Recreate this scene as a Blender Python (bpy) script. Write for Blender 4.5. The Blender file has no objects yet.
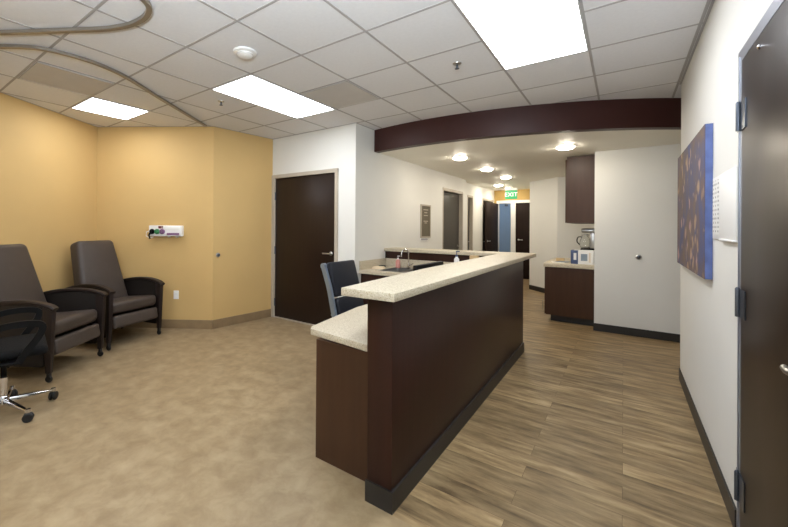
import bpy, bmesh, math, random
from mathutils import Matrix, Vector
random.seed(7)
SC = bpy.context.scene
COL = SC.collection
PI = math.pi
CEIL = 2.752      # height of the main tiled ceiling
SOF = 2.45        # height of the lowered hall ceiling

# ------------------------------------------------------------------ materials
def lin(c):
    return tuple((v/255/12.92 if v/255 <= .04045 else ((v/255+.055)/1.055)**2.4) for v in c)

def mat(name, rgb, rough=.6, metal=0., var=.06, scale=6., bump=0., bscale=120., spec=.5, stretch=(1,1,1), coat=0.):
    m = bpy.data.materials.new(name); m.use_nodes = True
    n = m.node_tree.nodes; l = m.node_tree.links
    b = n['Principled BSDF']
    b.inputs['Roughness'].default_value = rough; b.inputs['Metallic'].default_value = metal
    b.inputs['Specular IOR Level'].default_value = spec
    if coat: b.inputs['Coat Weight'].default_value = coat
    tc = n.new('ShaderNodeTexCoord'); mp = n.new('ShaderNodeMapping'); mp.inputs['Scale'].default_value = stretch
    l.new(tc.outputs['Object'], mp.inputs['Vector'])
    no = n.new('ShaderNodeTexNoise'); no.inputs['Scale'].default_value = scale; no.inputs['Detail'].default_value = 6
    l.new(mp.outputs['Vector'], no.inputs['Vector'])
    r = n.new('ShaderNodeValToRGB'); c = lin(rgb)
    r.color_ramp.elements[0].position = .3; r.color_ramp.elements[1].position = .7
    r.color_ramp.elements[0].color = tuple(max(0, v*(1-var)) for v in c)+(1,)
    r.color_ramp.elements[1].color = tuple(min(1, v*(1+var)) for v in c)+(1,)
    l.new(no.outputs['Fac'], r.inputs['Fac']); l.new(r.outputs['Color'], b.inputs['Base Color'])
    if bump:
        n2 = n.new('ShaderNodeTexNoise'); n2.inputs['Scale'].default_value = bscale; n2.inputs['Detail'].default_value = 3
        l.new(mp.outputs['Vector'], n2.inputs['Vector'])
        bp = n.new('ShaderNodeBump'); bp.inputs['Strength'].default_value = bump; bp.inputs['Distance'].default_value = .01
        l.new(n2.outputs['Fac'], bp.inputs['Height']); l.new(bp.outputs['Normal'], b.inputs['Normal'])
    return m

def emis(name, rgb, strength, base=(.8, .8, .8)):
    m = bpy.data.materials.new(name); m.use_nodes = True
    b = m.node_tree.nodes['Principled BSDF']
    b.inputs['Base Color'].default_value = base+(1,)
    b.inputs['Emission Color'].default_value = lin(rgb)+(1,); b.inputs['Emission Strength'].default_value = strength
    return m

def ramp(n, stops):
    r = n.new('ShaderNodeValToRGB'); e = r.color_ramp.elements
    e[0].position, e[0].color = stops[0][0], lin(stops[0][1])+(1,)
    e[1].position, e[1].color = stops[-1][0], lin(stops[-1][1])+(1,)
    for p, c in stops[1:-1]:
        k = e.new(p); k.color = lin(c)+(1,)
    return r

def wood_floor():
    m = bpy.data.materials.new('vinyl_plank'); m.use_nodes = True
    n = m.node_tree.nodes; l = m.node_tree.links; b = n['Principled BSDF']
    b.inputs['Roughness'].default_value = .42; b.inputs['Specular IOR Level'].default_value = .35
    tc = n.new('ShaderNodeTexCoord')
    br = n.new('ShaderNodeTexBrick'); br.offset = .37; br.offset_frequency = 2
    br.inputs['Scale'].default_value = 1; br.inputs['Brick Width'].default_value = 1.22; br.inputs['Row Height'].default_value = .127
    br.inputs['Mortar Size'].default_value = .0012; br.inputs['Bias'].default_value = 0
    br.inputs['Color1'].default_value = (0, 0, 0, 1); br.inputs['Color2'].default_value = (1, 1, 1, 1); br.inputs['Mortar'].default_value = (.2, .2, .2, 1)
    l.new(tc.outputs['Object'], br.inputs['Vector'])
    # a shift per plank so that the grain breaks at the joints
    add = n.new('ShaderNodeVectorMath'); add.operation = 'MULTIPLY_ADD'
    add.inputs[1].default_value = (7.3, 3.1, 0)
    l.new(br.outputs['Color'], add.inputs[0]); l.new(tc.outputs['Object'], add.inputs[2])
    mp = n.new('ShaderNodeMapping'); mp.inputs['Scale'].default_value = (1.5, 7.5, 1); l.new(add.outputs['Vector'], mp.inputs['Vector'])
    no = n.new('ShaderNodeTexNoise'); no.inputs['Scale'].default_value = 2.0; no.inputs['Detail'].default_value = 9; no.inputs['Roughness'].default_value = .62
    l.new(mp.outputs['Vector'], no.inputs['Vector'])
    r = ramp(n, [(.26, (76, 61, 42)), (.42, (121, 100, 70)), (.56, (146, 124, 90)), (.74, (174, 152, 116))])
    l.new(no.outputs['Fac'], r.inputs['Fac'])
    hs = n.new('ShaderNodeHueSaturation')
    mr = n.new('ShaderNodeMapRange'); mr.inputs['To Min'].default_value = .78; mr.inputs['To Max'].default_value = 1.18
    l.new(br.outputs['Color'], mr.inputs['Value']); l.new(mr.outputs['Result'], hs.inputs['Value'])
    l.new(r.outputs['Color'], hs.inputs['Color'])
    mx = n.new('ShaderNodeMixRGB'); mx.blend_type = 'MULTIPLY'; mx.inputs['Color2'].default_value = (.55, .5, .45, 1)
    l.new(br.outputs['Fac'], mx.inputs['Fac']); l.new(hs.outputs['Color'], mx.inputs['Color1']); l.new(mx.outputs['Color'], b.inputs['Base Color'])
    return m

def vinyl_floor():
    m = bpy.data.materials.new('sheet_vinyl'); m.use_nodes = True
    n = m.node_tree.nodes; l = m.node_tree.links; b = n['Principled BSDF']
    b.inputs['Roughness'].default_value = .45; b.inputs['Specular IOR Level'].default_value = .35
    tc = n.new('ShaderNodeTexCoord')
    a = n.new('ShaderNodeTexNoise'); a.inputs['Scale'].default_value = 7.5; a.inputs['Detail'].default_value = 8; a.inputs['Roughness'].default_value = .6; a.inputs['Distortion'].default_value = .3
    l.new(tc.outputs['Object'], a.inputs['Vector'])
    r = ramp(n, [(.3, (131, 111, 82)), (.5, (146, 126, 96)), (.72, (163, 144, 113))])
    l.new(a.outputs['Fac'], r.inputs['Fac']); l.new(r.outputs['Color'], b.inputs['Base Color'])
    return m

def stone():
    m = bpy.data.materials.new('speckled_stone'); m.use_nodes = True
    n = m.node_tree.nodes; l = m.node_tree.links; b = n['Principled BSDF']
    b.inputs['Roughness'].default_value = .5
    tc = n.new('ShaderNodeTexCoord')
    v = n.new('ShaderNodeTexVoronoi'); v.inputs['Scale'].default_value = 240
    l.new(tc.outputs['Object'], v.inputs['Vector'])
    r = ramp(n, [(0., (156, 140, 114)), (.25, (187, 175, 151)), (.75, (194, 183, 160)), (1., (210, 201, 181))])
    sep = n.new('ShaderNodeSeparateColor'); l.new(v.outputs['Color'], sep.inputs['Color']); l.new(sep.outputs[0], r.inputs['Fac'])
    l.new(r.outputs['Color'], b.inputs['Base Color'])
    return m

def painting():
    m = bpy.data.materials.new('blossom_canvas'); m.use_nodes = True
    n = m.node_tree.nodes; l = m.node_tree.links; b = n['Principled BSDF']; b.inputs['Roughness'].default_value = .7
    tc = n.new('ShaderNodeTexCoord')
    no = n.new('ShaderNodeTexNoise'); no.inputs['Scale'].default_value = 3.2; no.inputs['Detail'].default_value = 5; no.inputs['Distortion'].default_value = 1.
    l.new(tc.outputs['Object'], no.inputs['Vector'])
    r = ramp(n, [(.32, (66, 74, 118)), (.44, (82, 78, 100)), (.54, (98, 82, 84)), (.7, (112, 92, 70))])
    l.new(no.outputs['Fac'], r.inputs['Fac'])
    v = n.new('ShaderNodeTexVoronoi'); v.inputs['Scale'].default_value = 9; v.inputs['Randomness'].default_value = 1
    ds = n.new('ShaderNodeTexNoise'); ds.inputs['Scale'].default_value = 9; ds.inputs['Detail'].default_value = 4; l.new(tc.outputs['Object'], ds.inputs['Vector'])
    va = n.new('ShaderNodeVectorMath'); va.operation = 'MULTIPLY_ADD'; va.inputs[1].default_value = (.16, .16, .16); l.new(ds.outputs['Color'], va.inputs[0]); l.new(tc.outputs['Object'], va.inputs[2]); l.new(va.outputs['Vector'], v.inputs['Vector'])
    lt = n.new('ShaderNodeMapRange'); lt.inputs['From Min'].default_value = .48; lt.inputs['From Max'].default_value = .22; lt.inputs['To Max'].default_value = .85
    l.new(v.outputs['Distance'], lt.inputs[0])
    gt = n.new('ShaderNodeMath'); gt.operation = 'GREATER_THAN'; gt.inputs[1].default_value = .4
    sep = n.new('ShaderNodeSeparateColor'); l.new(v.outputs['Color'], sep.inputs['Color']); l.new(sep.outputs[0], gt.inputs[0])
    mu = n.new('ShaderNodeMath'); mu.operation = 'MULTIPLY'; l.new(lt.outputs[0], mu.inputs[0]); l.new(gt.outputs[0], mu.inputs[1])
    r2 = ramp(n, [(0., (176, 140, 146)), (.5, (186, 156, 120)), (1., (150, 120, 100))]); l.new(sep.outputs[1], r2.inputs['Fac'])
    mx = n.new('ShaderNodeMixRGB'); l.new(mu.outputs[0], mx.inputs['Fac']); l.new(r.outputs['Color'], mx.inputs['Color1']); l.new(r2.outputs['Color'], mx.inputs['Color2'])
    l.new(mx.outputs['Color'], b.inputs['Base Color'])
    return m

M = dict(
    white=mat('cream_wall_paint', (222, 221, 215), .75, var=.012, scale=3, bump=.05, bscale=300),
    yellow=mat('yellow_wall_paint', (201, 168, 110), .7, var=.02, scale=3, bump=.05, bscale=300),
    ochre=mat('ochre_wall_paint', (176, 146, 84), .7, var=.02),
    blue=mat('pale_blue_wall_paint', (146, 164, 184), .7, var=.03),
    tile=mat('ceiling_tile', (224, 224, 226), .9, var=.02, scale=40, bump=.25, bscale=420),
    tee=mat('ceiling_tee', (166, 163, 162), .6, var=.02),
    soffit=mat('soffit_paint', (240, 237, 226), .55, var=.012, scale=3),
    wood=wood_floor(), vinyl=vinyl_floor(), stone=stone(), art=painting(),
    cove=mat('tan_cove_base', (134, 112, 82), .5, var=.1, scale=9),
    base=mat('black_rubber_base', (34, 31, 29), .45, var=.1),
    brown=mat('espresso_laminate', (46, 24, 17), .36, var=.14, scale=3, stretch=(8, 8, .6), spec=.28),
    brownx=mat('espresso_laminate_panel', (64, 42, 28), .42, var=.1, scale=3, stretch=(8, 8, .6), spec=.28),
    beam=mat('maroon_beam_paint', (58, 30, 26), .45, var=.08, scale=4, spec=.3),
    door=mat('dark_wood_door', (34, 21, 14), .36, var=.16, scale=3, stretch=(9, 9, .5), spec=.35),
    halldoor=mat('dark_hall_door', (32, 20, 14), .6, var=.16, scale=3, stretch=(9, 9, .5), spec=.15),
    greydoor=mat('grey_brown_door', (50, 45, 38), .4, var=.06, scale=3, stretch=(9, 9, .5)),
    frame=mat('door_frame_paint', (178, 168, 152), .5, var=.02),
    aluframe=mat('silver_door_frame', (150, 152, 160), .35, metal=.6, var=.03),
    steel=mat('brushed_steel', (176, 174, 170), .3, metal=1., var=.04, scale=20),
    chrome=mat('polished_chrome', (215, 215, 218), .08, metal=1., var=.01),
    hinge=mat('dark_hinge_metal', (88, 94, 104), .36, metal=.8, var=.05),
    leather=mat('brown_grey_vinyl', (68, 59, 53), .45, var=.05, scale=10, bump=.12, bscale=500, spec=.4),
    armwood=mat('dark_arm_polymer', (36, 28, 26), .42, var=.08, spec=.3),
    sidepan=mat('dark_side_panel', (30, 25, 22), .55, var=.08, spec=.3),
    black=mat('black_plastic', (9, 9, 10), .55, var=.08, spec=.15),
    blackmesh=mat('black_upholstery', (11, 11, 12), .8, var=.1, scale=40, bump=.2, bscale=600, spec=.2),
    navy=mat('navy_black_upholstery', (24, 26, 33), .6, var=.06, scale=12, bump=.1, bscale=500, spec=.25),
    bluechrome=mat('satin_chair_frame', (158, 172, 188), .3, metal=.7, var=.03),
    wplastic=mat('white_plastic', (232, 231, 228), .4, var=.01),
    track=mat('anodised_track', (142, 134, 124), .35, metal=.55, var=.03),
    vent=mat('grey_perforated_grille', (194, 190, 186), .7, var=.03),
    rubber=mat('black_caster_rubber', (22, 21, 21), .5),
    print=mat('grey_print', (120, 118, 124), .8),
    olive=mat('olive_notice_backing', (92, 84, 66), .5, var=.05),
    green=mat('green_outlet_ring', (52, 128, 78), .4), violet=mat('violet_outlet_label', (120, 86, 120), .5), maroon=mat('maroon_outlet_label', (110, 48, 52), .5),
    pink=mat('pink_soap', (206, 140, 128), .3), cloth=mat('beige_cloth', (218, 200, 170), .9), kraft=mat('kraft_card', (196, 168, 124), .8),
    navybox=mat('navy_carton', (58, 74, 112), .5), greyprint=mat('blue_grey_print', (122, 138, 152), .5), wcard=mat('white_carton', (226, 226, 224), .6),
    paper=mat('white_paper', (236, 234, 228), .8), screen=mat('monitor_screen', (12, 13, 16), .15),
    panel=emis('troffer_light', (246, 249, 255), 14.), down=emis('downlight_light', (255, 243, 224), 118.), exitg=emis('exit_green', (60, 190, 110), .55, (.02, .2, .08)), exitw=emis('exit_letters', (225, 255, 235), .55),
)
def glassmat():
    m = bpy.data.materials.new('clear_glass'); m.use_nodes = True
    b = m.node_tree.nodes['Principled BSDF']; b.inputs['Transmission Weight'].default_value = 1; b.inputs['Roughness'].default_value = .03
    b.inputs['Base Color'].default_value = (.93, .95, .95, 1); return m
M['glass'] = glassmat()
def marksmat():
    m = bpy.data.materials.new('rows_of_print'); m.use_nodes = True
    n = m.node_tree.nodes; l = m.node_tree.links; b = n['Principled BSDF']; b.inputs['Roughness'].default_value = .5
    tc = n.new('ShaderNodeTexCoord'); sp = n.new('ShaderNodeSeparateXYZ'); l.new(tc.outputs['Object'], sp.inputs[0])
    cb = n.new('ShaderNodeCombineXYZ'); l.new(sp.outputs['Y'], cb.inputs['X']); l.new(sp.outputs['Z'], cb.inputs['Y'])
    br = n.new('ShaderNodeTexBrick'); br.offset = .5; br.inputs['Scale'].default_value = 1
    br.inputs['Brick Width'].default_value = .031; br.inputs['Row Height'].default_value = .024; br.inputs['Mortar Size'].default_value = .007
    br.inputs['Color1'].default_value = lin((96, 94, 100))+(1,); br.inputs['Color2'].default_value = lin((168, 164, 160))+(1,); br.inputs['Mortar'].default_value = lin((230, 229, 226))+(1,)
    l.new(cb.outputs[0], br.inputs['Vector']); l.new(br.outputs['Color'], b.inputs['Base Color']); return m
M['marks'] = marksmat()

# ------------------------------------------------------------------ mesh helpers
class MB:
    def __init__(s): s.bm = bmesh.new()
    def _merge(s, b2, mtx=None):
        if mtx is not None: bmesh.ops.transform(b2, matrix=mtx, verts=b2.verts)
        me = bpy.data.meshes.new('tmp'); b2.to_mesh(me); b2.free(); s.bm.from_mesh(me); bpy.data.meshes.remove(me)
    def box(s, x0, x1, y0, y1, z0, z1, bev=0., seg=2, mtx=None):
        b = bmesh.new(); bmesh.ops.create_cube(b, size=1)
        for v in b.verts:
            v.co = ((x0+x1)/2+v.co.x*(x1-x0), (y0+y1)/2+v.co.y*(y1-y0), (z0+z1)/2+v.co.z*(z1-z0))
        if bev: bmesh.ops.bevel(b, geom=b.edges[:], offset=bev, segments=seg, affect='EDGES', profile=.5)
        s._merge(b, mtx); return s
    def hexa(s, bottom, top, bev=0., seg=2):
        b = bmesh.new(); vs = [b.verts.new(p) for p in list(bottom)+list(top)]
        b.faces.new(vs[0:4][::-1]); b.faces.new(vs[4:8])
        for i in range(4): b.faces.new([vs[i], vs[(i+1) % 4], vs[4+(i+1) % 4], vs[4+i]])
        bmesh.ops.recalc_face_normals(b, faces=b.faces)
        if bev: bmesh.ops.bevel(b, geom=b.edges[:], offset=bev, segments=seg, affect='EDGES', profile=.5)
        s._merge(b); return s
    def prism(s, pts, z0, z1, bev=0., axis='z', seg=2):
        b = bmesh.new()
        f = {'z': lambda p, q: (p[0], p[1], q), 'y': lambda p, q: (p[0], q, p[1]), 'x': lambda p, q: (q, p[0], p[1])}[axis]
        lo = [b.verts.new(f(p, z0)) for p in pts]; hi = [b.verts.new(f(p, z1)) for p in pts]; n = len(pts)
        b.faces.new(lo[::-1]); b.faces.new(hi)
        for i in range(n): b.faces.new([lo[i], lo[(i+1) % n], hi[(i+1) % n], hi[i]])
        bmesh.ops.recalc_face_normals(b, faces=b.faces)
        if bev: bmesh.ops.bevel(b, geom=b.edges[:], offset=bev, segments=seg, affect='EDGES', profile=.5)
        s._merge(b); return s
    def lathe(s, prof, c=(0, 0, 0), n=24, mtx=None, loop=False):
        b = bmesh.new(); rings = []
        for r, z in prof:
            rings.append([b.verts.new((r*math.cos(2*PI*i/n), r*math.sin(2*PI*i/n), z)) for i in range(n)] if r > 1e-6 else [b.verts.new((0, 0, z))])
        for a, d in zip(rings, rings[1:]+(rings[:1] if loop else [])):
            for i in range(n):
                q = [a[i % len(a)], a[(i+1) % len(a)], d[(i+1) % len(d)], d[i % len(d)]]
                u = []
                for k in q:
                    if k not in u: u.append(k)
                if len(u) > 2: b.faces.new(u)
        if not loop and len(rings[0]) > 1: b.faces.new(rings[0][::-1])
        if not loop and len(rings[-1]) > 1: b.faces.new(rings[-1])
        bmesh.ops.recalc_face_normals(b, faces=b.faces)
        T = Matrix.Translation(c)
        s._merge(b, T @ mtx if mtx is not None else T); return s
    def sweep(s, path, sect, up=(0, 0, 1), closed=False):
        """path: 3D points; sect: 2D outline (side, up)"""
        b = bmesh.new(); P = [Vector(p) for p in path]; rings = []
        for i, p in enumerate(P):
            if closed: t = P[(i+1) % len(P)]-P[i-1]
            else: t = (P[min(i+1, len(P)-1)]-P[max(i-1, 0)])
            t.normalize(); u = Vector(up); sd = t.cross(u)
            if sd.length < 1e-4: sd = t.cross(Vector((1, 0, 0)))
            sd.normalize(); u2 = sd.cross(t)
            rings.append([b.verts.new(p+sd*a+u2*c) for a, c in sect])
        m = len(sect); k = len(P)
        for i in range(k if closed else k-1):
            for j in range(m): b.faces.new([rings[i][j], rings[i][(j+1) % m], rings[(i+1) % k][(j+1) % m], rings[(i+1) % k][j]])
        if not closed: b.faces.new(rings[0][::-1]); b.faces.new(rings[-1])
        bmesh.ops.recalc_face_normals(b, faces=b.faces)
        s._merge(b); return s
    def tube(s, path, r, n=10, up=(0, 0, 1), closed=False):
        return s.sweep(path, [(r*math.cos(2*PI*i/n), r*math.sin(2*PI*i/n)) for i in range(n)], up, closed)
    def build(s, name, m, parent=None, loc=None, label=None):
        me = bpy.data.meshes.new(name); s.bm.to_mesh(me); s.bm.free()
        for p in me.polygons: p.use_smooth = True
        me.set_sharp_from_angle(angle=math.radians(35)); me.materials.append(m)
        o = bpy.data.objects.new(name, me); COL.objects.link(o)
        if parent: o.parent = parent
        if loc: o.location = loc
        if label: o['label'] = label
        return o

def curve(pts, n=8):
    """Catmull-Rom through the points"""
    P = [Vector(p) for p in pts]; P = [2*P[0]-P[1]]+P+[2*P[-1]-P[-2]]; out = []
    for i in range(1, len(P)-2):
        for k in range(n):
            t = k/n; a, b, c, d = P[i-1:i+3]
            out.append(.5*((2*b)+(c-a)*t+(2*a-5*b+4*c-d)*t*t+(3*b-a-3*c+d)*t**3))
    out.append(P[-2]); return out

def tag(o, label, cat, group=None):
    o['label'] = label; o['category'] = cat
    if group: o['group'] = group
    return o
def thing(name, label, cat, loc=(0, 0, 0), rz=0, group=None):
    o = bpy.data.objects.new(name, None); COL.objects.link(o); o.empty_display_size = .1
    o.location = loc; o.rotation_euler = (0, 0, rz)
    return tag(o, label, cat, group)
def setting(name, loc=(0, 0, 0), rz=0):
    o = bpy.data.objects.new(name, None); COL.objects.link(o); o.location = loc; o.rotation_euler = (0, 0, rz); o['kind'] = 'structure'; return o
def struct(name, mb, m, parent=None):
    o = mb.build(name, m, parent)
    if not parent: o['kind'] = 'structure'
    return o
def dup(o, parent=None):
    c = o.copy(); COL.objects.link(c)
    if parent: c.parent = parent
    for ch in list(o.children): dup(ch, c)
    return c

# ------------------------------------------------------------------ room plan
A = Vector((-5.806, 2.072)); B = Vector((-4.455, 2.99)); Cn = Vector((-4.364, 3.975))
WD = 3.975          # y of the white wall with the dark door
WX = -2.79          # x of the hall wall on the left
RX = .425            # x of the wall on the right
ld = Vector((.53, -.848)).normalized(); Lend = A+ld*3.3
def wall_poly(name, p, q, z0, z1, m, t=.12, side=1):
    d = (q-p).normalized(); nrm = Vector((-d.y, d.x))*side*t
    return struct(name, MB().prism([p[:], q[:], (q+nrm)[:], (p+nrm)[:]], z0, z1), m)
def base_poly(name, p, q, h, m, t=.008, side=1):
    return wall_poly(name, p, q, 0, h, m, t, side)

# floors
NUR_X, NUR_Y = -1.0, 4.75
struct('floor_vinyl', MB().prism([(-6.2, -3.1), (.6, -3.1), (.6, 1.6), (NUR_X, 1.6), (NUR_X, NUR_Y), (-6.2, NUR_Y)], -.06, 0), M['vinyl'])
struct('floor_wood', MB().prism([(NUR_X, 1.6), (.6, 1.6), (2.6, 1.6), (2.6, 13.2), (-6.2, 13.2), (-6.2, NUR_Y), (NUR_X, NUR_Y)], -.06, 0), M['wood'])
# walls
E3 = Vector((RX, 0))
wall_poly('wall_yellow_left', Lend, A, 0, CEIL, M['yellow'])
wall_poly('wall_yellow_back', A, B, 0, CEIL, M['yellow'])
wall_poly('wall_yellow_side', B, Cn, 0, CEIL, M['yellow'])
base_poly('baseboard_yellow_left', Lend, A, .12, M['cove'], side=-1)
base_poly('baseboard_yellow_back', A, B, .12, M['cove'], side=-1)
base_poly('baseboard_yellow_side', B, Cn, .12, M['cove'], side=-1)
struct('wall_left_rear', MB().box(Lend.x-.12, Lend.x, -3.1, Lend.y, 0, CEIL), M['yellow'])
struct('wall_rear', MB().box(Lend.x-.12, RX+.12, -3.12, -3.0, 0, CEIL), M['white'])
# white wall holding the dark door: pieces around the opening
DX0, DX1, DH = -4.31, -3.12, 2.137
struct('wall_door', MB().box(-4.48, DX0-.0, WD, WD+.12, 0, CEIL).box(DX0, DX1, WD, WD+.12, DH, CEIL).box(DX1, WX, WD, WD+.12, 0, CEIL), M['white'])
# hall wall on the left with a wide doorway
HY0, HY1, HH = 6.93, 8.0, 2.14
JY = 8.25; W2 = -2.95
struct('wall_hall_left', MB().box(WX-.12, WX, WD+.12, HY0, 0, CEIL).box(WX-.12, WX, HY0, HY1, HH, CEIL).box(WX-.16, WX, HY1, JY, 0, CEIL), M['white'])
G0, G1 = 8.83, 9.17      # second doorway
K0, K1 = 10.02, 10.95   # third doorway
struct('wall_hall_left_far', MB().box(W2-.12, W2, JY-.1, G0, 0, CEIL).box(W2-.12, W2, G0, G1, HH, CEIL).box(W2-.12, W2, G1, K0, 0, CEIL)
       .box(W2-.12, W2, K0, K1, HH, CEIL).box(W2-.12, W2, K1, 11.1, 0, CEIL), M['white'])
EY = 11.08; EX = -1.72
E0, E1, E2_, E3_ = -2.84, -2.5, -2.38, -1.86   # openings of the end wall
struct('wall_hall_end', MB().box(W2-.2, E0, EY, EY+.12, 0, 2.13).box(W2-.2, EX+.2, EY, EY+.12, 2.13, CEIL).box(E1, E2_, EY, EY+.12, 0, 2.13).box(E3_, EX+.2, EY, EY+.12, 0, 2.13), M['ochre'])
struct('wall_hall_right_far', MB().box(EX, EX+.12, 9.40, EY, 0, CEIL), M['white'])
wall_poly('wall_partition', Vector((EX, 9.40)), Vector((-1.09, 8.78)), 0, CEIL, M['white'], side=1)
struct('wall_coffee_back', MB().box(-1.09, -.18, 8.78, 8.9, 0, CEIL), M['white'])
WY = 6.17; CX_ = -.32
struct('wall_coffee_side', MB().box(CX_, CX_+.12, WY+.12, 8.78, 0, CEIL), M['white'])
struct('wall_alcove', MB().box(CX_, 2.5, WY, WY+.12, 0, CEIL), M['white'])
struct('wall_alcove_right', MB().box(2.4, 2.52, 4.55, WY, 0, CEIL), M['white'])
struct('wall_alcove_front', MB().box(RX+.12, 2.4, 4.55, 4.67, 0, CEIL), M['white'])
# right wall, door opening
RY0, RY1, RH = 1.45, 2.41, 2.16
struct('wall_right', MB().box(RX, RX+.12, RY1, 4.67, 0, CEIL).box(RX, RX+.12, RY0, RY1, RH, CEIL).box(RX, RX+.12, -3.0, RY0, 0, CEIL), M['white'])
struct('baseboard_right', MB().box(RX-.008, RX, 2.48, 4.678, 0, .102).box(RX-.008, RX, -3.0, RY0-.08, 0, .102), M['base'])
struct('baseboard_alcove', MB().box(CX_-.008, 2.4, WY-.008, WY, 0, .102), M['base'])
struct('baseboard_partition', MB().prism([(EX, 9.40), (-1.09, 8.78), (-1.096, 8.773), (EX-.006, 9.393)], 0, .102).box(-1.09, CX_, 8.772, 8.78, 0, .102), M['base'])
struct('baseboard_hall', MB().box(WX, WX+.008, 5.1, HY0-.08, 0, .102).box(W2, W2+.008, JY, G0-.08, 0, .102), M['base'])
# ceilings
struct('ceiling', MB().box(-6.2, 2.6, -3.1, 6.2, CEIL, CEIL+.05), M['tile'])
ORX, ORY, RAD = -2.0, 8.48, 4.13
def arc(x, r=RAD): return (x, ORY-math.sqrt(r*r-(x-ORX)**2))
xs = [WX+(1.40-WX)*i/48 for i in range(49)]
outer = [arc(x) for x in xs]; inner = [(x, y+.11) for x, y in outer]
struct('ceiling_hall', MB().prism([(x, y+.02) for x, y in outer if y+.02 < WY]+[(1.38, WY), (1.38, 13.0), (-6.2, 13.0), (-6.2, 4.42), (WX, 4.42)], SOF, SOF+.05), M['soffit'])
struct('trim_beam', MB().prism(outer+inner[::-1], SOF-.002, CEIL), M['beam'])
X0, Y0, P = -.2105, .928, .6096
tee = MB()
for i in range(-4, 11):
    x = X0-P*i; ymax = 4.4
    if x > WX+.01:
        ymax = arc(min(max(x, WX), 1.39))[1]
    elif x > -4.36: ymax = WD
    else: ymax = 3.0
    tee.box(x-.009, x+.009, -3.0, ymax, CEIL-.003, CEIL+.01)
for j in range(-6, 9):
    y = Y0+P*j; tee.box(-6.0, 2.4, y-.009, y+.009, CEIL-.0025, CEIL+.01)
def angle(p, q, side):
    d = (q-p).normalized(); k = Vector((-d.y, d.x))*side*.014
    tee.prism([p[:], q[:], (q+k)[:], (p+k)[:]], CEIL-.004, CEIL+.01)
angle(Vector((RX, -3)), Vector((RX, 4.67)), 1); angle(Lend, A, -1); angle(A, B, -1); angle(B, Cn, -1)
angle(Vector((-4.36, WD)), Vector((WX, WD)), -1); angle(Vector((WX, WD)), Vector((WX, 4.4)), -1)
struct('ceiling_grid', tee, M['tee'])

# ------------------------------------------------------------------ doors (setting)
def lever(parent, at, out, along, m=M['steel']):
    """rose + lever; out = unit vector out of the leaf, along = unit vector of the lever"""
    o, a, p = Vector(out), Vector(along), Vector(at)
    rot = Vector((0, 0, 1)).rotation_difference(o).to_matrix().to_4x4()
    mb = MB().lathe([(.027, 0), (.027, .008), (.02, .014), (.011, .016), (.011, .05), (0, .052)], p, 20, rot)
    q = p+o*.045
    mb.tube([q-a*.008, q+a*.03, q+a*.075+o*.006, q+a*.115+o*.002], .0095, 10)
    return mb.build('door_handle', m, parent)
def hinge(parent, p, hx=.05, hz=.115, out=(0, -1), m=M['hinge'], wide=(.5, .5)):
    mb = MB()
    o = Vector((out[0], out[1], 0)); s = Vector((o.y, -o.x, 0)); p = Vector(p)
    mb.lathe([(.009, -hz/2), (.009, hz/2), (.006, hz/2+.006), (0, hz/2+.008)], p+o*.009, 12)
    for sg, wd in ((-1, hx*wide[0]), (1, hx*wide[1])):
        a = p+s*sg*.006; b = p+s*sg*wd
        c = [a, b]
        lo = [a, b, b+o*.004, a+o*.004]
        mb.hexa([(v.x, v.y, p.z-hz/2) for v in lo], [(v.x, v.y, p.z+hz/2) for v in lo])
    return mb.build('hinge', m, parent)

d1 = setting('door_1')    # closed dark door in the white wall
MB().box(DX0-.055, DX0+.002, WD-.018, WD+.1, 0, DH+.05).box(DX1-.002, DX1+.05, WD-.018, WD+.1, 0, DH+.05).box(DX0-.055, DX1+.05, WD-.0185, WD+.1, DH-.002, DH+.05).build('door_frame', M['frame'], d1)
MB().box(DX0+.003, DX1-.003, WD+.012, WD+.057, .012, DH-.003, .002).build('door_leaf', M['door'], d1)
lever(d1, (-3.2, WD+.012, 1.03), (0, -1, 0), (-1, 0, 0))
for z in (.23, 1.03, 1.86): hinge(d1, (DX0, WD+.012, z), .03)
MB().box(DX0-.01, DX1+.01, WD-.02, WD+.1, 0, .008).build('threshold', M['frame'], d1)

d2 = setting('door_2')    # glossy door in the right wall, seen close by
MB().box(RX-.004, RX+.1, RY1-.002, RY1+.06, 0, RH+.05).box(RX-.004, RX+.1, RY0-.05, RY0+.002, 0, RH+.05).box(RX-.0045, RX+.1, RY0-.05, RY1+.06, RH-.002, RH+.05).box(RX-.009, RX-.003, RY1+.022, RY1+.032, 0, RH+.02).build('door_frame', M['aluframe'], d2)
MB().box(RX-.004, RX+.04, RY0+.003, RY1-.003, .012, RH-.003, .002).build('door_leaf', M['door'], d2)
for z in (.247, 1.07, 1.905): hinge(d2, (RX-.005, RY1, z), .1, .125, (-1, 0), M['hinge'], (.9, .45))
MB().lathe([(.011, 0), (.011, .004), (.006, .009), (0, .01)], (RX-.004, 2.13, 2.11), 16, Matrix.Rotation(-PI/2, 4, 'Y')).build('viewer', M['chrome'], d2)
lever(d2, (RX-.004, RY0+.07, 1.0), (-1, 0, 0), (0, 1, 0))

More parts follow.
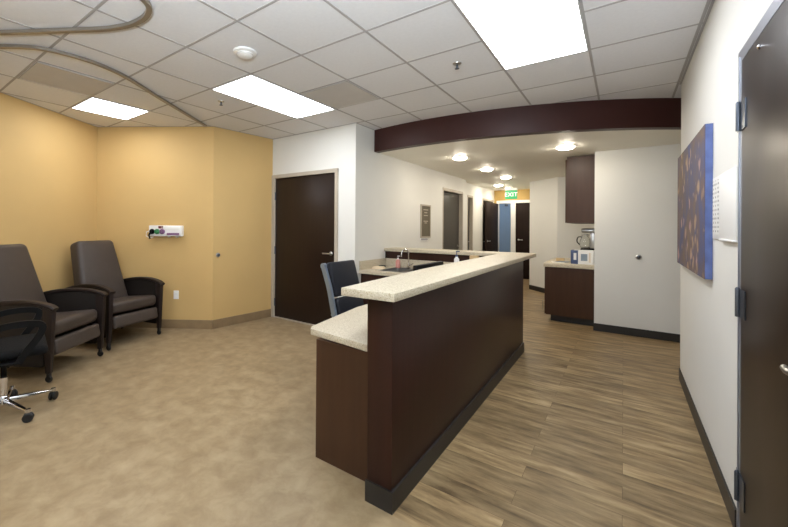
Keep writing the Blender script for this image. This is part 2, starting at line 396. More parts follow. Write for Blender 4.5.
def jamb_frame(mb, x, y0, y1, h, w=.05, dep=.13, out=.015):   # frame in a wall whose face looks to +x
    mb.box(x-dep, x+out, y0-w, y0+.003, 0, h+w).box(x-dep, x+out, y1-.003, y1+w, 0, h+w).box(x-dep, x+out+.0005, y0-w, y1+w, h-.022, h+w); return mb
d3 = setting('door_3')    # wide grey doorway in the hall
jamb_frame(MB(), WX, HY0, HY1, HH-.0, .03, .13, .006).build('door_frame', M['frame'], d3)
MB().box(WX-.118, WX-.075, HY0+.003, HY1-.003, .012, HH-.025).build('door_leaf', M['greydoor'], d3)
lever(d3, (WX-.075, HY1-.09, 1.0), (1, 0, 0), (0, -1, 0))
d4 = setting('door_4')
jamb_frame(MB(), W2, G0, G1, HH, .03, .13, .006).build('door_frame', M['frame'], d4)
MB().box(W2-.118, W2-.075, G0+.003, G1-.003, .012, HH-.025).build('door_leaf', M['greydoor'], d4)
lever(d4, (W2-.075, G0+.12, 1.06), (1, 0, 0), (0, 1, 0))
d5 = setting('door_5')
jamb_frame(MB(), W2, K0, K1, HH, .03, .13, .006).build('door_frame', M['frame'], d5)
MB().box(W2-.1, W2-.05, K0+.003, K1-.003, .012, HH-.025).build('door_leaf', M['halldoor'], d5)
lever(d5, (W2-.05, K0+.08, 1.03), (1, 0, 0), (0, 1, 0))
d6 = setting('door_6')    # end of the hall: one leaf folded back against the wall
MB().box(E0-.04, E0+.003, EY-.02, EY+.12, 0, 2.16).box(E1, E2_, EY-.021, EY+.12, 0, 2.16).box(E3_, E3_+.05, EY-.02, EY+.12, 0, 2.16).box(E0-.04, E3_+.05, EY-.0205, EY+.12, 2.085, 2.16).build('door_frame', M['white'], d6)
lf = MB().box(-2.875, -2.835, 9.93, 11.05, .012, 2.07, .002).build('door_leaf', M['halldoor'], d6)
lever(lf, (-2.835, 10.02, 1.05), (1, 0, 0), (0, 1, 0))
d7 = setting('door_7')
lf = MB().box(E2_+.003, E3_-.003, EY+.01, EY+.055, .012, 2.08, .002).build('door_leaf', M['halldoor'], d7)
lever(lf, (E2_+.075, EY+.01, 1.07), (0, -1, 0), (1, 0, 0))
MB().box(-2.66, -2.58, EY-.03, EY+.02, 2.0, 2.06, .004).build('door_closer', M['hinge'], d6)
# room beyond the open door
struct('wall_beyond', MB().box(-3.6, -1.4, 13.0, 13.1, 0, SOF).box(-3.6, -3.5, EY+.12, 13.0, 0, SOF).box(-2.3, -2.2, EY+.12, 13.0, 0, SOF), M['blue'])

# ------------------------------------------------------------------ ceiling fittings
def troffer(x0, y0, label, n=2):
    t = thing('ceiling_light', label, 'ceiling light', (x0+P/2, y0+P*n/2, CEIL-.003), 0, 'recessed fluorescent ceiling panels')
    w, d = P/2-.009, P*n/2-.009
    f = MB(); k = .007
    f.box(-w, w, -d, -d+k, -.006, .001).box(-w, w, d-k, d, -.006, .001).box(-w, -w+k, -d+k, d-k, -.006, .001).box(w-k, w, -d+k, d-k, -.006, .001)
    f.build('light_frame', M['wplastic'], t)
    MB().box(-w+k, w-k, -d+k, d-k, -.004, .0).build('diffuser', M['panel'], t)
troffer(X0-P, Y0+2*P, 'largest bright ceiling panel, above the end of the reception counter')
troffer(X0-5*P, Y0+2*P, 'bright ceiling panel beside the grey ceiling grille, near the white wall')
troffer(X0-8*P, Y0+P, 'square bright ceiling panel above the two recliners', 1)
troffer(X0-5*P, Y0-3*P, 'added unseen ceiling panel behind the viewer on the recliner side')  # unseen extra panel, added for more light on the recliner side
def grille(x0, y0, label):
    t = thing('ceiling_vent', label, 'air vent', (x0+P/2, y0+P/2, CEIL-.003), 0, 'grey perforated ceiling grilles')
    h = P/2-.013
    MB().box(-h, h, -h, h, -.004, .0).build('grille_panel', M['vent'], t)
    f = MB()
    for sgn in (-1, 1): f.box(sgn*h-.009*(sgn > 0), sgn*h+.009*(sgn < 0), -h, h, -.008, -.003).box(-h, h, sgn*h-.009*(sgn > 0), sgn*h+.009*(sgn < 0), -.008, -.003)
    f.build('grille_frame', M['vent'], t)
grille(X0-7*P, Y0, 'grey perforated ceiling grille above the recliners, beside the curtain track')
grille(X0-4*P, Y0+3*P, 'grey perforated ceiling grille at the end of the middle light panel')
t = thing('smoke_detector', 'round white smoke detector on the ceiling tiles near the curtain track', 'smoke detector', (-2.35, 1.847, CEIL-.002))
MB().lathe([(.088, 0), (.088, -.012), (.075, -.018), (0, -.018)]).build('mounting_plate', M['wplastic'], t)
MB().lathe([(.062, -.018), (.058, -.032), (.04, -.042), (0, -.044)]).build('sensor_head', M['wplastic'], t)
MB().lathe([(.047, -.024), (.0635, -.024), (.0635, -.029), (.047, -.029)], loop=True).build('sensor_slot', M['vent'], t)
for x, y, lb in ((-3.492, 2.43, 'small sprinkler head beside the bright panel near the yellow wall'), (-1.101, 3.011, 'small sprinkler head beside the largest bright panel')):
    t = thing('sprinkler_head', lb, 'sprinkler', (x, y, CEIL-.002), 0, 'ceiling sprinkler heads')
    MB().lathe([(.034, 0), (.032, -.006), (.016, -.009), (0, -.009)]).build('cup', M['steel'], t)
    MB().lathe([(.008, -.009), (.008, -.03), (.005, -.042), (.0, -.042)], n=10).build('nozzle', M['hinge'], t)
    MB().lathe([(.018, -.042), (.018, -.045), (0, -.046)]).build('deflector', M['hinge'], t)
for x, y, lb in ((-1.968, 5.528, 'round downlight in the lowered ceiling, leftmost and closest to the beam'), (-1.961, 6.888, 'second round downlight of the row leading down the hall'),
                 (-1.95, 8.195, 'third round downlight of the row leading down the hall'), (-2.465, 9.63, 'round downlight near the dark hall door, left of the green sign'),
                 (-2.452, 10.6, 'farthest round downlight, just behind the green exit sign'), (-.60, 5.554, 'round downlight in front of the dark wall cabinet')):
    t = thing('downlight', lb, 'downlight', (x, y, SOF-.001), 0, 'round hall downlights')
    MB().lathe([(.092, 0.0), (.118, 0.0), (.118, -.006), (.106, -.010), (.096, -.007)], n=32, loop=True).build('trim_ring', M['wplastic'], t)
    MB().lathe([(.095, -.001), (.092, -.014), (.075, -.028), (.04, -.036), (.0, -.038)], n=32).build('lens', M['down'], t)
# curtain tracks
sect = [(-.016, -.022), (.016, -.022), (.016, .0), (-.016, .0)]
def track(pts, label, hang):
    o = MB().sweep(curve([(x, y, CEIL-.006) for x, y in pts], 8), sect).build('curtain_track', M['track'])
    tag(o, label, 'curtain track', 'ceiling curtain tracks'); return o
track([(-4.3, .1), (-3.9, .365), (-3.478, .635), (-3.262, .776), (-3.041, .914), (-2.859, 1.031), (-2.755, 1.083), (-2.613, 1.13), (-2.452, 1.14), (-2.32, 1.10), (-2.245, 1.0), (-2.16, .82), (-1.98, .55), (-1.75, .2)], 'grey curtain track bending sharply away from the recliners at the ceiling', 0)
track([(-4.05, .50), (-3.771, .669), (-3.606, .800), (-3.52, .921), (-3.484, 1.119), (-3.51, 1.309), (-3.606, 1.532), (-3.889, 1.960), (-4.242, 2.515), (-4.475, 2.885)], 'grey curtain track curving to the yellow wall, in front of the ceiling grille', 0)
# exit sign
t = thing('exit_sign', 'green lit exit sign hanging from the hall ceiling', 'exit sign', (-2.29, 10.15, SOF))
MB().box(-.14, .14, -.012, .012, -.32, -.10, .003).build('sign_panel', M['exitg'], t)
MB().box(-.15, .15, -.03, .03, -.10, -.05, .004).box(-.02, .02, -.02, .02, -.05, 0).build('sign_housing', M['wplastic'], t)
cu = bpy.data.curves.new('exit', 'FONT'); cu.body = 'EXIT'; cu.size = .145; cu.align_x = 'CENTER'; cu.align_y = 'CENTER'; cu.extrude = .002; cu.space_character = 1.05
to = bpy.data.objects.new('tmp_text', cu); COL.objects.link(to)
me = bpy.data.meshes.new_from_object(to.evaluated_get(bpy.context.evaluated_depsgraph_get())); bpy.data.objects.remove(to)
me.materials.clear(); me.materials.append(M['exitw'])
o = bpy.data.objects.new('lettering', me); COL.objects.link(o); o.parent = t; o.location = (0, -.0145, -.21); o.rotation_euler = (PI/2, 0, 0)

# ------------------------------------------------------------------ recliners
def make_recliner(loc, rz, label):
    t = thing('recliner', label, 'recliner', loc, rz, 'vinyl recliners by the yellow wall')
    for s in (-1, 1):
        y0, y1 = sorted((s*.315, s*.355))
        MB().prism([(-.38, .14), (.30, .14), (.30, .676), (.12, .699), (-.05, .70), (-.2, .68), (-.38, .632)], y0, y1, .008, 'y').build('side_panel', M['sidepan'], t)
        # curved arm rest cap
        path = [(.395, s*.335, .650), (.345, s*.335, .678), (.22, s*.335, .704), (.05, s*.335, .712), (-.18, s*.335, .690), (-.40, s*.335, .635)]
        MB().sweep(curve(path, 4), [(-.036, -.012), (-.03, -.018), (.03, -.018), (.036, -.012), (.036, .005), (.027, .014), (-.027, .014), (-.036, .005)]).build('armrest', M['armwood'], t)
        for fx in (.34, -.34):
            y0, y1 = sorted((s*.308, s*.362)); top = .668 if fx > 0 else .5
            g = MB().hexa([(fx-.022, s*.335-.02, .085), (fx+.022, s*.335-.02, .085), (fx+.022, s*.335+.02, .085), (fx-.022, s*.335+.02, .085)],
                          [(fx-.045, y0, top), (fx+.045, y0, top), (fx+.045, y1, top), (fx-.045, y1, top)], .006).build('leg', M['armwood'], t)
            cb = MB().lathe([(.0, -.011), (.026, -.011), (.03, -.006), (.03, .006), (.026, .011), (0, .011)], (fx, s*.335, .032), 18, Matrix.Rotation(PI/2, 4, 'X'))
            cb.box(fx-.012, fx+.012, s*.335-.018, s*.335+.018, .05, .09, .004)
            cb.build('caster', M['rubber'], g)
    MB().hexa([(-.30, -.305, .33), (.345, -.305, .385), (.345, .305, .385), (-.30, .305, .33)], [(-.30, -.305, .46), (.35, -.305, .525), (.35, .305, .525), (-.30, .305, .46)], .05, 5).build('seat_cushion', M['leather'], t)
    MB().hexa([(.285, -.295, .205), (.385, -.295, .235), (.385, .295, .235), (.285, .295, .205)], [(.295, -.295, .36), (.36, -.295, .375), (.36, .295, .375), (.295, .295, .36)], .03, 4).build('footrest', M['leather'], t)
    MB().hexa([(-.31, -.30, .40), (-.13, -.30, .43), (-.13, .30, .43), (-.31, .30, .40)], [(-.545, -.24, 1.165), (-.37, -.235, 1.215), (-.37, .235, 1.215), (-.545, .24, 1.165)], .055, 5).build('backrest', M['leather'], t)
    MB().box(-.34, .3, -.315, .315, .30, .335).box(-.36, -.33, -.315, .315, .16, .5).build('seat_frame', M['sidepan'], t)
    return t
def facing(mx, my, fx, fy, label):
    l = math.hypot(fx, fy); fx, fy = fx/l, fy/l
    return make_recliner((mx-.34*fx, my-.34*fy, 0), math.atan2(fy, fx), label)
facing(-4.67, 2.09, .968, .25, 'brown-grey vinyl recliner in the corner of the yellow walls')
facing(-4.26, 1.36, .817, .576, 'brown-grey vinyl recliner behind the black task chair')

# ------------------------------------------------------------------ chairs
def caster(parent, x, y, ang):
    d = Matrix.Rotation(ang, 4, 'Z')
    cb = MB()
    for s in (-1, 1):
        cb.lathe([(0, -.010), (.027, -.010), (.032, -.005), (.032, .005), (.027, .010), (0, .010)], (x-math.sin(ang)*s*.014, y+math.cos(ang)*s*.014, .033), 16, d @ Matrix.Rotation(PI/2, 4, 'X'))
    cb.box(-.02, .02, -.006, .006, .02, .06, .004, mtx=Matrix.Translation((x, y, 0)) @ d)
    cb.lathe([(.008, .05), (.008, .085)], (x, y, 0), 10)
    return cb.build('caster', M['rubber'], parent)
def star_base(t, rot, R=.30, m=M['chrome']):
    for k in range(5):
        a = rot+2*PI*k/5; c, s = math.cos(a), math.sin(a)
        mb = MB(); P0 = Vector((c*.03, s*.03, .115)); P1 = Vector((c*R, s*R, .085)); sd = Vector((-s, c, 0))
        lo0, lo1 = P0-Vector((0, 0, .035)), P1-Vector((0, 0, .012))
        mb.hexa([lo0+sd*.022, lo0-sd*.022, lo1-sd*.013, lo1+sd*.013], [P0+sd*.018, P0-sd*.018, P1-sd*.010, P1+sd*.010], .006)
        mb.lathe([(.016, .068), (.016, .092), (0, .095)], (c*R, s*R, 0), 12)
        leg = mb.build('leg', m, t); caster(leg, c*R, s*R, a+.9)
    MB().lathe([(.036, .075), (.036, .125), (.03, .135), (.026, .135), (.026, .27), (.0, .27)], n=20).build('gas_lift', m, t)

def task_chair():
    t = thing('task_chair', 'black task chair with chrome star base and loop arms, in front of a recliner', 'office chair', (-3.665, .705, 0), math.radians(78))
    star_base(t, math.radians(15-78), .30)
    MB().lathe([(.018, .26), (.018, .44), (0, .44)], n=16).build('lift_rod', M['black'], t)
    MB().box(-.09, .09, -.07, .07, .405, .445, .01).tube([(0, -.05, .42), (.02, -.2, .415), (.03, -.26, .41)], .007).tube([(-.05, -.05, .42), (-.05, -.2, .395), (-.05, -.24, .37)], .007).build('tilt_mechanism', M['black'], t)
    MB().box(-.23, .25, -.245, .245, .445, .515, .033, 4).build('seat', M['blackmesh'], t)
    MB().hexa([(-.27, -.2, .58), (-.21, -.2, .58), (-.21, .2, .58), (-.27, .2, .58)], [(-.36, -.185, 1.0), (-.30, -.185, 1.0), (-.30, .185, 1.0), (-.36, .185, 1.0)], .028, 4).build('backrest', M['blackmesh'], t)
    MB().sweep(curve([(-.08, 0, .42), (-.26, 0, .43), (-.30, 0, .55), (-.31, 0, .7)], 5), [(-.03, -.008), (.03, -.008), (.03, .008), (-.03, .008)], (0, 1, .01)).build('back_support', M['black'], t)
    for s in (-1, 1):
        y = s*.285
        loop = curve([(-.06, y, .46), (-.14, y, .55), (-.12, y, .65), (.0, y, .695), (.14, y, .70), (.21, y, .675), (.19, y, .60), (.12, y, .50), (.08, y, .43)], 5)
        a = MB().sweep(loop, [(-.022, -.011), (.022, -.011), (.022, .011), (-.022, .011)], (0, 1, 0.001))
        a.box(-.08, .10, min(s*.2, y), max(s*.2, y), .425, .44, .004); a.build('armrest', M['black'], t)
    return t
task_chair()

def executive_chair():
    t = thing('office_chair', 'navy ribbed office chair with silver frame at the reception desk', 'office chair', (-1.715, 2.655, 0), 0)
    star_base(t, .3, .29)
    MB().lathe([(.018, .26), (.018, .44), (0, .44)], n=16).build('lift_rod', M['chrome'], t)
    MB().box(-.1, .1, -.08, .08, .41, .45, .01).build('tilt_mechanism', M['black'], t)
    side = [(.22, .50), (.05, .47), (-.12, .475), (-.185, .56), (-.225, .70), (-.27, .88), (-.335, 1.06)]
    for s in (-1, 1):
        pth = curve([(x, s*.2, z) for x, z in side], 6)
        MB().sweep(pth, [(-.014, -.02), (.014, -.02), (.014, .02), (-.014, .02)], (0, 0, 1)).lathe([(0, -.016), (.024, -.016), (.024, .016), (0, .016)], (-.335, s*.2, 1.062), 16, Matrix.Rotation(PI/2, 4, 'X')).build('side_frame', M['bluechrome'], t)
    def pad(z0, x0, z1, x1, name):
        MB().hexa([(x0, -.183, z0), (x0+.055, -.183, z0+.01), (x0+.055, .183, z0+.01), (x0, .183, z0)], [(x1, -.183, z1), (x1+.055, -.183, z1+.012), (x1+.055, .183, z1+.012), (x1, .183, z1)], .018, 3).build(name, M['navy'], t)
    pad(.54, -.185, .79, -.25, 'lower_cushion'); pad(.80, -.252, 1.085, -.335, 'upper_cushion')
    MB().box(-.17, .25, -.2, .2, .462, .525, .025, 3).build('seat', M['navy'], t)
    for z, x in ((.66, -.235), (.95, -.31)): MB().tube([(x, -.21, z), (x, .21, z)], .01).build('cross_bar', M['bluechrome'], t)
executive_chair()

# ------------------------------------------------------------------ reception counter
BX0, BX1 = -1.05, -.905     # the half wall
t = thing('reception_counter', 'long dark brown reception half wall with black plinth, carrying the raised stone top', 'reception counter', (0, 0, 0))
MB().box(BX0, BX1, 1.612, 4.60, .09, 1.048, .002).build('front_panel', M['brown'], t)
MB().box(BX0-.002, BX1+.012, 1.60, 4.612, 0, .106).build('plinth', M['base'], t)
MB().box(BX0, BX0+.004, 1.611, 1.613, .1, 1.04).build('edge_strip', M['brownx'], t)
tag(MB().box(WX+.002, BX0-.004, 4.742, 4.88, 0, 1.046).build('half_wall', M['brown']), 'dark brown half wall behind the sink, under the far arm of the stone top', 'half wall')
o = MB().prism([(-1.15, 1.515), (-.85, 1.53), (-.85, 5.06), (WX, 5.06), (WX, 4.705), (-1.20, 4.705), (-1.20, 2.6)], 1.049, 1.09, .004).build('counter_top', M['stone'])
tag(o, 'raised speckled stone top of the long reception counter, reaching back to the hall wall', 'counter top')
# desk
t = thing('reception_desk', 'low work desk with pale stone top behind the reception half wall', 'desk', (0, 0, 0))
MB().prism([(-1.57, 1.755), (-1.055, 1.695), (-1.055, 4.06), (-1.70, 4.06), (-1.70, 2.45), (-1.60, 1.80)], .72, .76, .004).build('desk_top', M['stone'], t)
MB().box(-1.49, -1.056, 1.72, 1.76, 0, .715).build('end_panel', M['brownx'], t)
MB().box(-1.49, -1.45, 1.76, 2.2, 0, .715).build('support_panel', M['brownx'], t)
MB().box(-1.49, -1.45, 3.95, 4.03, 0, .715).build('support_panel', M['brownx'], t)
# sink run
t = thing('sink_cabinet', 'dark brown base cabinet with doors under the sink', 'cabinet', (0, 0, 0))
MB().box(WX+.002, BX0-.006, 4.12, 4.74, .10, .785).box(WX+.002, BX0-.006, 4.18, 4.74, 0, .10).build('cabinet_body', M['brown'], t)
for k in range(3):
    x0 = WX+.01+k*.58; d = MB().box(x0, x0+.56, 4.10, 4.12, .11, .775, .002).build('cabinet_door', M['brown'], t)
    hx = x0+.52 if k % 2 == 0 else x0+.05
    MB().tube([(hx, 4.1, .70), (hx, 4.075, .70), (hx, 4.075, .62), (hx, 4.1, .62)], .005, 8, (1, 0, 0)).build('handle', M['steel'], d)
SX0, SX1, SY0, SY1 = -2.56, -2.10, 4.17, 4.67
t = thing('sink_counter', 'low stone counter with backsplash between the half wall and the hall wall', 'counter top', (0, 0, 0))
MB().box(WX, SX0, 4.07, 4.735, .787, .83).box(SX1, BX0-.006, 4.07, 4.735, .787, .83).box(SX0, SX1, 4.07, SY0, .787, .83).box(SX0, SX1, SY1, 4.735, .787, .83).build('work_top', M['stone'], t)
tag(MB().box(WX+.024, BX0-.004, 4.716, 4.739, .831, .945).build('backsplash', M['stone']), 'stone backsplash along the dark half wall behind the sink', 'backsplash', 'stone backsplashes')
tag(MB().box(WX+.001, WX+.023, 4.07, 4.739, .831, .945).build('backsplash', M['stone']), 'short stone backsplash against the white hall wall', 'backsplash', 'stone backsplashes')
t = thing('sink', 'stainless steel sink set in the low stone counter', 'sink', ((SX0+SX1)/2, (SY0+SY1)/2, .83))
w, d = (SX1-SX0)/2, (SY1-SY0)/2
MB().box(-w-.012, w+.012, -d-.012, -d+.01, 0, .004).box(-w-.012, w+.012, d-.01, d+.012, 0, .004).box(-w-.012, -w+.01, -d, d, 0, .004).box(w-.01, w+.012, -d, d, 0, .004).build('rim', M['steel'], t)
MB().box(-w, w, -d, -d+.003, -.17, 0).box(-w, w, d-.003, d, -.17, 0).box(-w, -w+.003, -d, d, -.17, 0).box(w-.003, w, -d, d, -.17, 0).box(-w, w, -d, d, -.173, -.17).build('basin', M['steel'], t)
t = thing('faucet', 'chrome gooseneck faucet standing behind the sink', 'faucet', (-2.36, 4.645, .83), math.radians(-110))
MB().lathe([(.026, 0), (.026, .012), (.018, .02), (.018, .06), (0, .06)]).build('faucet_base', M['chrome'], t)
MB().tube([(0, 0, .05), (0, 0, .2)]+[(.065-.065*math.cos(a), 0, .2+.065*math.sin(a)) for a in [PI*i/10 for i in range(1, 11)]]+[(.13, 0, .165)], .0095, 12, (0, 1, 0)).build('spout', M['chrome'], t)
MB().tube([(0, .018, .045), (0, .05, .06), (0, .085, .075)], .006).build('faucet_handle', M['chrome'], t)
t = thing('soap_bottle', 'pink pump soap bottle beside the chrome faucet', 'soap bottle', (-2.52, 4.635, .83))
MB().lathe([(.03, 0), (.034, .01), (.034, .09), (.022, .115), (.012, .12), (0, .12)]).build('bottle', M['pink'], t)
MB().lathe([(.013, .12), (.013, .135), (.004, .137), (.004, .165), (0, .165)]).box(-.006, .03, -.006, .006, .16, .17, .002).build('pump', M['wplastic'], t)
o = MB().box(-.085, .085, -.05, .05, 0, .016, .007, 3).box(-.078, .07, -.045, .048, .0165, .032, .007, 3).build('folded_cloth', M['cloth'], None, (-2.58, 4.30, .83)); o.rotation_euler = (0, 0, .2); o.location = (-2.665, 4.36, .83)
tag(o, 'folded beige cloth lying on the low counter left of the sink', 'cloth')
o = MB().box(-.032, .032, -.05, .05, 0, .028, .008, 3).build('sponge', M['sidepan'], None, (-2.725, 4.55, .83)); tag(o, 'dark sponge on the low counter in the corner by the hall wall', 'sponge')
# desk things
t = thing('computer_monitor', 'black flat computer monitor on the reception desk, seen from above its edge', 'monitor', (-1.40, 3.16, .7605), 0)
MB().box(-.10, .06, -.12, .12, 0, .012, .004).build('stand_base', M['black'], t)
MB().box(.0, .03, -.03, .03, .012, .14, .004).build('stand_neck', M['black'], t)
MB().box(-.022, .022, -.285, .285, .05, .315, .006).build('monitor_housing', M['black'], t)
MB().box(-.0235, -.022, -.27, .27, .065, .30).build('screen', M['screen'], t)
MB().box(-.02, .02, -.2875, -.284, .17, .26).build('edge_sticker', M['wplastic'], t)
t = thing('sanitizer_bottle', 'slim white pump bottle on the low counter behind the stone top', 'bottle', (-1.60, 4.40, .83))
MB().lathe([(.028, 0), (.03, .01), (.03, .19), (.016, .21), (.012, .22), (0, .22)]).build('bottle', M['wplastic'], t)
MB().lathe([(.0145, .22), (.0145, .235), (.005, .237), (.005, .285), (0, .285)]).box(-.007, .035, -.007, .007, .278, .29, .002).build('pump', M['navybox'], t)
o = MB().box(-.05, .05, -.03, .03, 0, .23, .003).build('tissue_carton', M['kraft'], None, (-1.44, 4.56, .83)); tag(o, 'small tan carton in the corner of the low counter under the stone top', 'carton')
t = thing('telephone', 'black desk telephone on the low counter in the corner of the half walls', 'telephone', (-1.26, 4.55, .83), -.5)
MB().hexa([(-.1, -.09, 0), (.1, -.09, 0), (.1, .09, 0), (-.1, .09, 0)], [(-.1, -.085, .03), (.1, -.085, .03), (.1, .085, .09), (-.1, .085, .09)], .006).build('phone_body', M['black'], t)
MB().box(-.095, -.045, -.095, .1, .085, .115, .01).build('handset', M['black'], t)

# ------------------------------------------------------------------ coffee nook
KX0, KX1, KY0, KY1 = -.955, CX_-.003, 6.36, 7.6
t = thing('base_cabinet', 'dark brown base cabinet beside the white wall, under the boxed coffee counter', 'cabinet', (0, 0, 0))
MB().box(KX0+.02, KX1, KY0, KY1, .10, .815).build('cabinet_body', M['brownx'], t)
MB().box(KX0+.075, KX1, KY0+.07, KY1, 0, .10).build('toe_kick', M['base'], t)
for k in range(2):
    y0 = KY0+.004+k*.62; d = MB().box(KX0, KX0+.019, y0, y0+.61, .105, .81, .002).build('cabinet_door', M['brownx'], t)
    yy = y0+.05 if k == 0 else y0+.55
    MB().tube([(KX0, yy, .16), (KX0-.03, yy, .16), (KX0-.03, yy, .29), (KX0, yy, .29)], .005, 8, (0, 1, 0)).build('handle', M['steel'], d)
o = MB().box(KX0-.012, KX1, KY0-.025, KY1, .817, .877, .004).build('coffee_counter_top', M['stone']); tag(o, 'short pale stone top on the brown base cabinet beside the white wall', 'counter top')
t = thing('wall_cabinet', 'dark brown wall cabinet hung above the coffee counter', 'cabinet', (0, 0, 0))
MB().box(-.665, KX1, 6.33, 7.6, 1.475, SOF-.012).build('cabinet_body', M['brownx'], t)
for k in range(2):
    y0 = 6.333+k*.635; d = MB().box(-.685, -.666, y0, y0+.63, 1.478, SOF-.05, .002).build('cabinet_door', M['brownx'], t)
    MB().tube([(-.685, y0+.58, 1.52), (-.71, y0+.58, 1.52), (-.71, y0+.58, 1.62), (-.685, y0+.58, 1.62)], .005, 8, (0, 1, 0)).build('handle', M['steel'], d)
t = thing('carton_box', 'white and navy carton standing on the coffee counter', 'box', (-.485, 6.50, .877), 0)
MB().box(-.105, .145, -.09, .09, 0, .2, .002).build('carton', M['wcard'], t)
MB().box(-.1365, -.1055, -.09, .09, .0, .2, .002).box(-.1056, -.045, -.092, -.09, .0, .2).build('navy_side', M['navybox'], t, label='navy end of the carton')
MB().box(-.01, .07, -.0915, -.09, .05, .15).build('printed_square', M['greyprint'], t, label='blue-grey printed square on the carton front')
MB().box(.09, .097, -.0915, -.09, .03, .17).box(.108, .113, -.0915, -.09, .03, .17).build('printed_lines', M['kraft'], t)
MB().box(-.10, -.065, -.0928, -.0919, .06, .16).build('white_patch', M['wcard'], t)
t = thing('coffee_maker', 'silver coffee maker with glass jug behind the white carton', 'coffee maker', (-.435, 6.80, .877), 0)
MB().box(-.09, .10, -.10, .12, 0, .22, .01).build('brewer_base', M['black'], t)
MB().box(.03, .10, -.09, .12, .22, .46, .01).build('brewer_column', M['steel'], t)
MB().box(-.08, .10, -.10, .12, .455, .52, .02, 3).build('brewer_head', M['steel'], t)
g = MB().lathe([(.055, .222), (.07, .25), (.072, .33), (.05, .38), (.042, .40), (.047, .415), (.044, .415), (.038, .40), (.046, .38), (.068, .33), (.066, .25), (.05, .226), (0, .226)], (-.035, -.02, 0), 24).build('glass_jug', M['glass'], t)
MB().tube(curve([(-.07, -.02, .39), (-.125, -.02, .385), (-.14, -.02, .32), (-.105, -.02, .27)], 6), .008, 10, (0, 1, 0)).build('jug_handle', M['black'], g)
MB().lathe([(.05, .415), (.05, .428), (.02, .436), (0, .436)], (-.035, -.02, 0), 24).build('jug_lid', M['steel'], g)
for k, (x, y, r) in enumerate(((-.80, 6.52, .3), (-.74, 6.62, -.2))):
    o = MB().box(-.075, .075, -.1, .1, 0, .004).build('paper_leaflet', M['paper'] if k == 0 else M['greyprint'], None, (x, y, .877+.005*k)); o.rotation_euler = (0, 0, r)
    tag(o, ('white leaflet' if k == 0 else 'grey-blue leaflet lying behind the white one')+' on the coffee counter beside the carton', 'leaflet')
o = MB().box(-.055, .055, -.04, .04, 0, .045, .004).build('tea_box', M['kraft'], None, (-.80, 6.80, .877)); tag(o, 'small tan box at the back of the coffee counter', 'box')

# ------------------------------------------------------------------ things on the walls
def door_stop(loc, out, label):
    t = thing('mounted_door_stop', label, 'door stop', loc, 0, 'round steel wall door stops')
    rot = Vector((0, 0, 1)).rotation_difference(Vector(out)).to_matrix().to_4x4()
    MB().lathe([(.032, 0), (.032, .004), (.026, .012), (.022, .014), (0, .014)], (0, 0, 0), 20, rot).build('plate', M['steel'], t)
    MB().lathe([(.02, .012), (.02, .026), (.014, .03), (0, .03)], (0, 0, 0), 20, rot).build('bumper', M['hinge'], t)
dB = (Cn-B).normalized(); nB = Vector((dB.y, -dB.x))
pp = B+dB*.075
door_stop((pp.x, pp.y, 1.0), (nB.x, nB.y, 0), 'small round door stop on the yellow wall')
door_stop((.156, WY, 1.03), (0, -1, 0), 'small round door stop on the white wall')
# yellow wall frame of reference: x along the wall, -y out of it
aY = math.atan2((B-A).y, (B-A).x)
def on_yellow(s, z): q = A+(B-A).normalized()*s; return (q.x, q.y, z)
t = thing('medical_gas_rail', 'white medical gas outlet rail on the yellow wall', 'medical gas rail', on_yellow(1.0, 1.33), aY)
MB().box(-.22, .23, -.075, 0, -.075, .07, .01, 3).build('rail_housing', M['wplastic'], t)
MB().box(-.05, .21, -.079, -.075, .012, .06, .002).build('rail_cover', M['paper'], t)
for x, m, nm in ((-.17, M['black'], 'vacuum_outlet'), (-.10, M['green'], 'oxygen_outlet'), (-.03, M['violet'], 'air_outlet')):
    o = MB().lathe([(.036, 0), (.036, .012), (.028, .02), (.014, .02), (.014, .045), (0, .045)], (x, -.075, -.012), 20, Matrix.Rotation(PI/2, 4, 'X')).build(nm, m, t)
MB().box(.03, .20, -.078, -.074, -.06, -.03).build('violet_label', M['violet'], t)
MB().box(-.085, -.02, -.079, -.074, .03, .062).build('maroon_label', M['maroon'], t)
MB().tube([(-.17, -.11, -.012), (-.19, -.12, -.06), (-.175, -.12, -.11)], .012).build('hose_stub', M['black'], t)
MB().tube([(-.2, -.075, 0), (-.235, -.1, -.02), (-.24, -.1, -.07), (-.2, -.09, -.1), (-.15, -.085, -.085)], .006).build('clear_tube', M['wplastic'], t)
for x in (.03, .14): MB().box(x, x+.02, -.05, -.005, -.09, -.075).build('bracket', M['wplastic'], t)
t = thing('power_outlet', 'white power outlet low on the yellow wall beside a recliner', 'power outlet', on_yellow(1.13, .457), aY)
MB().box(-.036, .036, -.007, 0, -.058, .058, .003).build('cover_plate', M['wplastic'], t)
for z in (.021, -.021): MB().box(-.017, .017, -.0095, -.006, z-.014, z+.014, .003).box(-.008, -.006, -.0098, -.009, z-.006, z+.006).build('socket', M['wplastic'], t)
# canvas
t = thing('picture_canvas', 'large blue and brown blossom canvas on the right wall', 'painting', (RX-.002, 3.79, 1.565))
MB().box(-.036, -.033, -.70, .70, -.465, .465).build('painted_front', M['art'], t)
MB().box(-.0329, 0, -.70, .70, -.465, .465).build('canvas_sides', mat('blue_canvas_edge', (88, 104, 156), .7, var=.2, scale=14), t, label='plain blue wrapped edge')
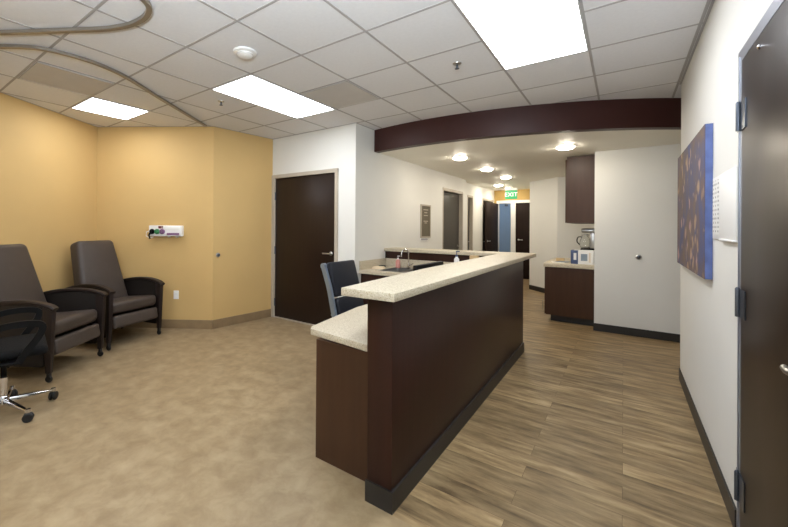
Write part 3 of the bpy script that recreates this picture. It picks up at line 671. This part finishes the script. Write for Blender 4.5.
# white wall chart by the door
t = thing('wall_chart', 'white chart board with columns of small print beside the glossy door', 'notice board', (RX-.001, 2.765, 1.52))
MB().box(-.008, 0, -.28, .28, -.175, .175, .003).build('board', M['wplastic'], t)
for c, y in enumerate((.25, .19, .12)): MB().box(-.0088, -.0078, y-.02, y+.02, -.15, .155).build('printed_column', M['marks'], t)
MB().box(-.016, 0, -.28, .05, -.182, -.172, .002).build('bottom_ledge', M['wplastic'], t)
# notice board and placard in the hall
t = thing('hall_notice_board', 'narrow olive notice board with pale frame on the hall wall', 'notice board', (WX, 6.115, 1.505))
MB().box(0, .018, -.20, -.175, -.29, .29).box(0, .018, .175, .20, -.29, .29).box(0, .018, -.175, .175, .265, .29).box(0, .018, -.175, .175, -.29, -.265).build('board_frame', M['frame'], t)
MB().box(0, .01, -.175, .175, -.265, .265).build('board_panel', M['olive'], t)
lb = MB()
for z, w in ((.20, .10), (.15, .06), (.10, .08), (.0, .09), (-.03, .05)): lb.box(.0098, .011, -w, w, z-.008, z+.008)
lb.build('printed_lines', M['frame'], t)
t = thing('wall_placard', 'small white placard below the olive notice board', 'placard', (WX, 6.07, 1.185))
MB().box(0, .006, -.15, .15, -.03, .03, .002).build('plate', M['wplastic'], t)
lb = MB()
for k in range(9): lb.box(.0058, .0068, -.13+k*.03, -.11+k*.03, -.012, .014)
lb.build('printed_marks', M['print'], t)

# ------------------------------------------------------------------ light, world, camera
w = bpy.data.worlds.new('World'); SC.world = w; w.use_nodes = True
w.node_tree.nodes['Background'].inputs['Color'].default_value = (.9, .95, 1, 1); w.node_tree.nodes['Background'].inputs['Strength'].default_value = .3
l = bpy.data.lights.new('back_room_fill', 'POINT'); l.energy = 18; l.color = (.88, .95, 1); l.shadow_soft_size = .15  # unseen fill light added to brighten the room beyond the open door
o = bpy.data.objects.new('back_room_fill', l); COL.objects.link(o); o.location = (-3.25, 11.7, 2.25)
TH, PT, RO, F, CXP, CYP, H = .64432, .00236, .00659, 373.27, 343.19, 225.78, 1.40
f = Vector((-math.sin(TH), math.cos(TH), 0)); r = Vector((math.cos(TH), math.sin(TH), 0)); z = Vector((0, 0, 1))
f2 = f*math.cos(PT)+z*math.sin(PT); z2 = -f*math.sin(PT)+z*math.cos(PT)
r2 = r*math.cos(RO)+z2*math.sin(RO); z3 = -r*math.sin(RO)+z2*math.cos(RO)
cam = bpy.data.cameras.new('camera'); co = bpy.data.objects.new('camera', cam); COL.objects.link(co)
co.matrix_world = Matrix(((r2.x, z3.x, -f2.x, 0), (r2.y, z3.y, -f2.y, 0), (r2.z, z3.z, -f2.z, H), (0, 0, 0, 1)))
cam.sensor_fit = 'HORIZONTAL'; cam.sensor_width = 36; cam.lens = F*36/788; cam.clip_start = .02
cam.shift_x = (394-CXP)/788; cam.shift_y = (CYP-263.5)/788
SC.camera = co
# the photographer's flash, bounced off the ceiling behind the camera
l = bpy.data.lights.new('bounce_flash', 'AREA'); l.energy = 165; l.color = (.80, .90, 1); l.size = .35
o = bpy.data.objects.new('bounce_flash', l); COL.objects.link(o); o.location = (-.05, -.35, 1.75); o.rotation_euler = (PI-.25, 0, math.radians(37))
vs = SC.view_settings; vs.view_transform = 'Standard'; vs.look = 'None'; vs.gamma = 1; vs.use_curve_mapping = False; vs.exposure = .12
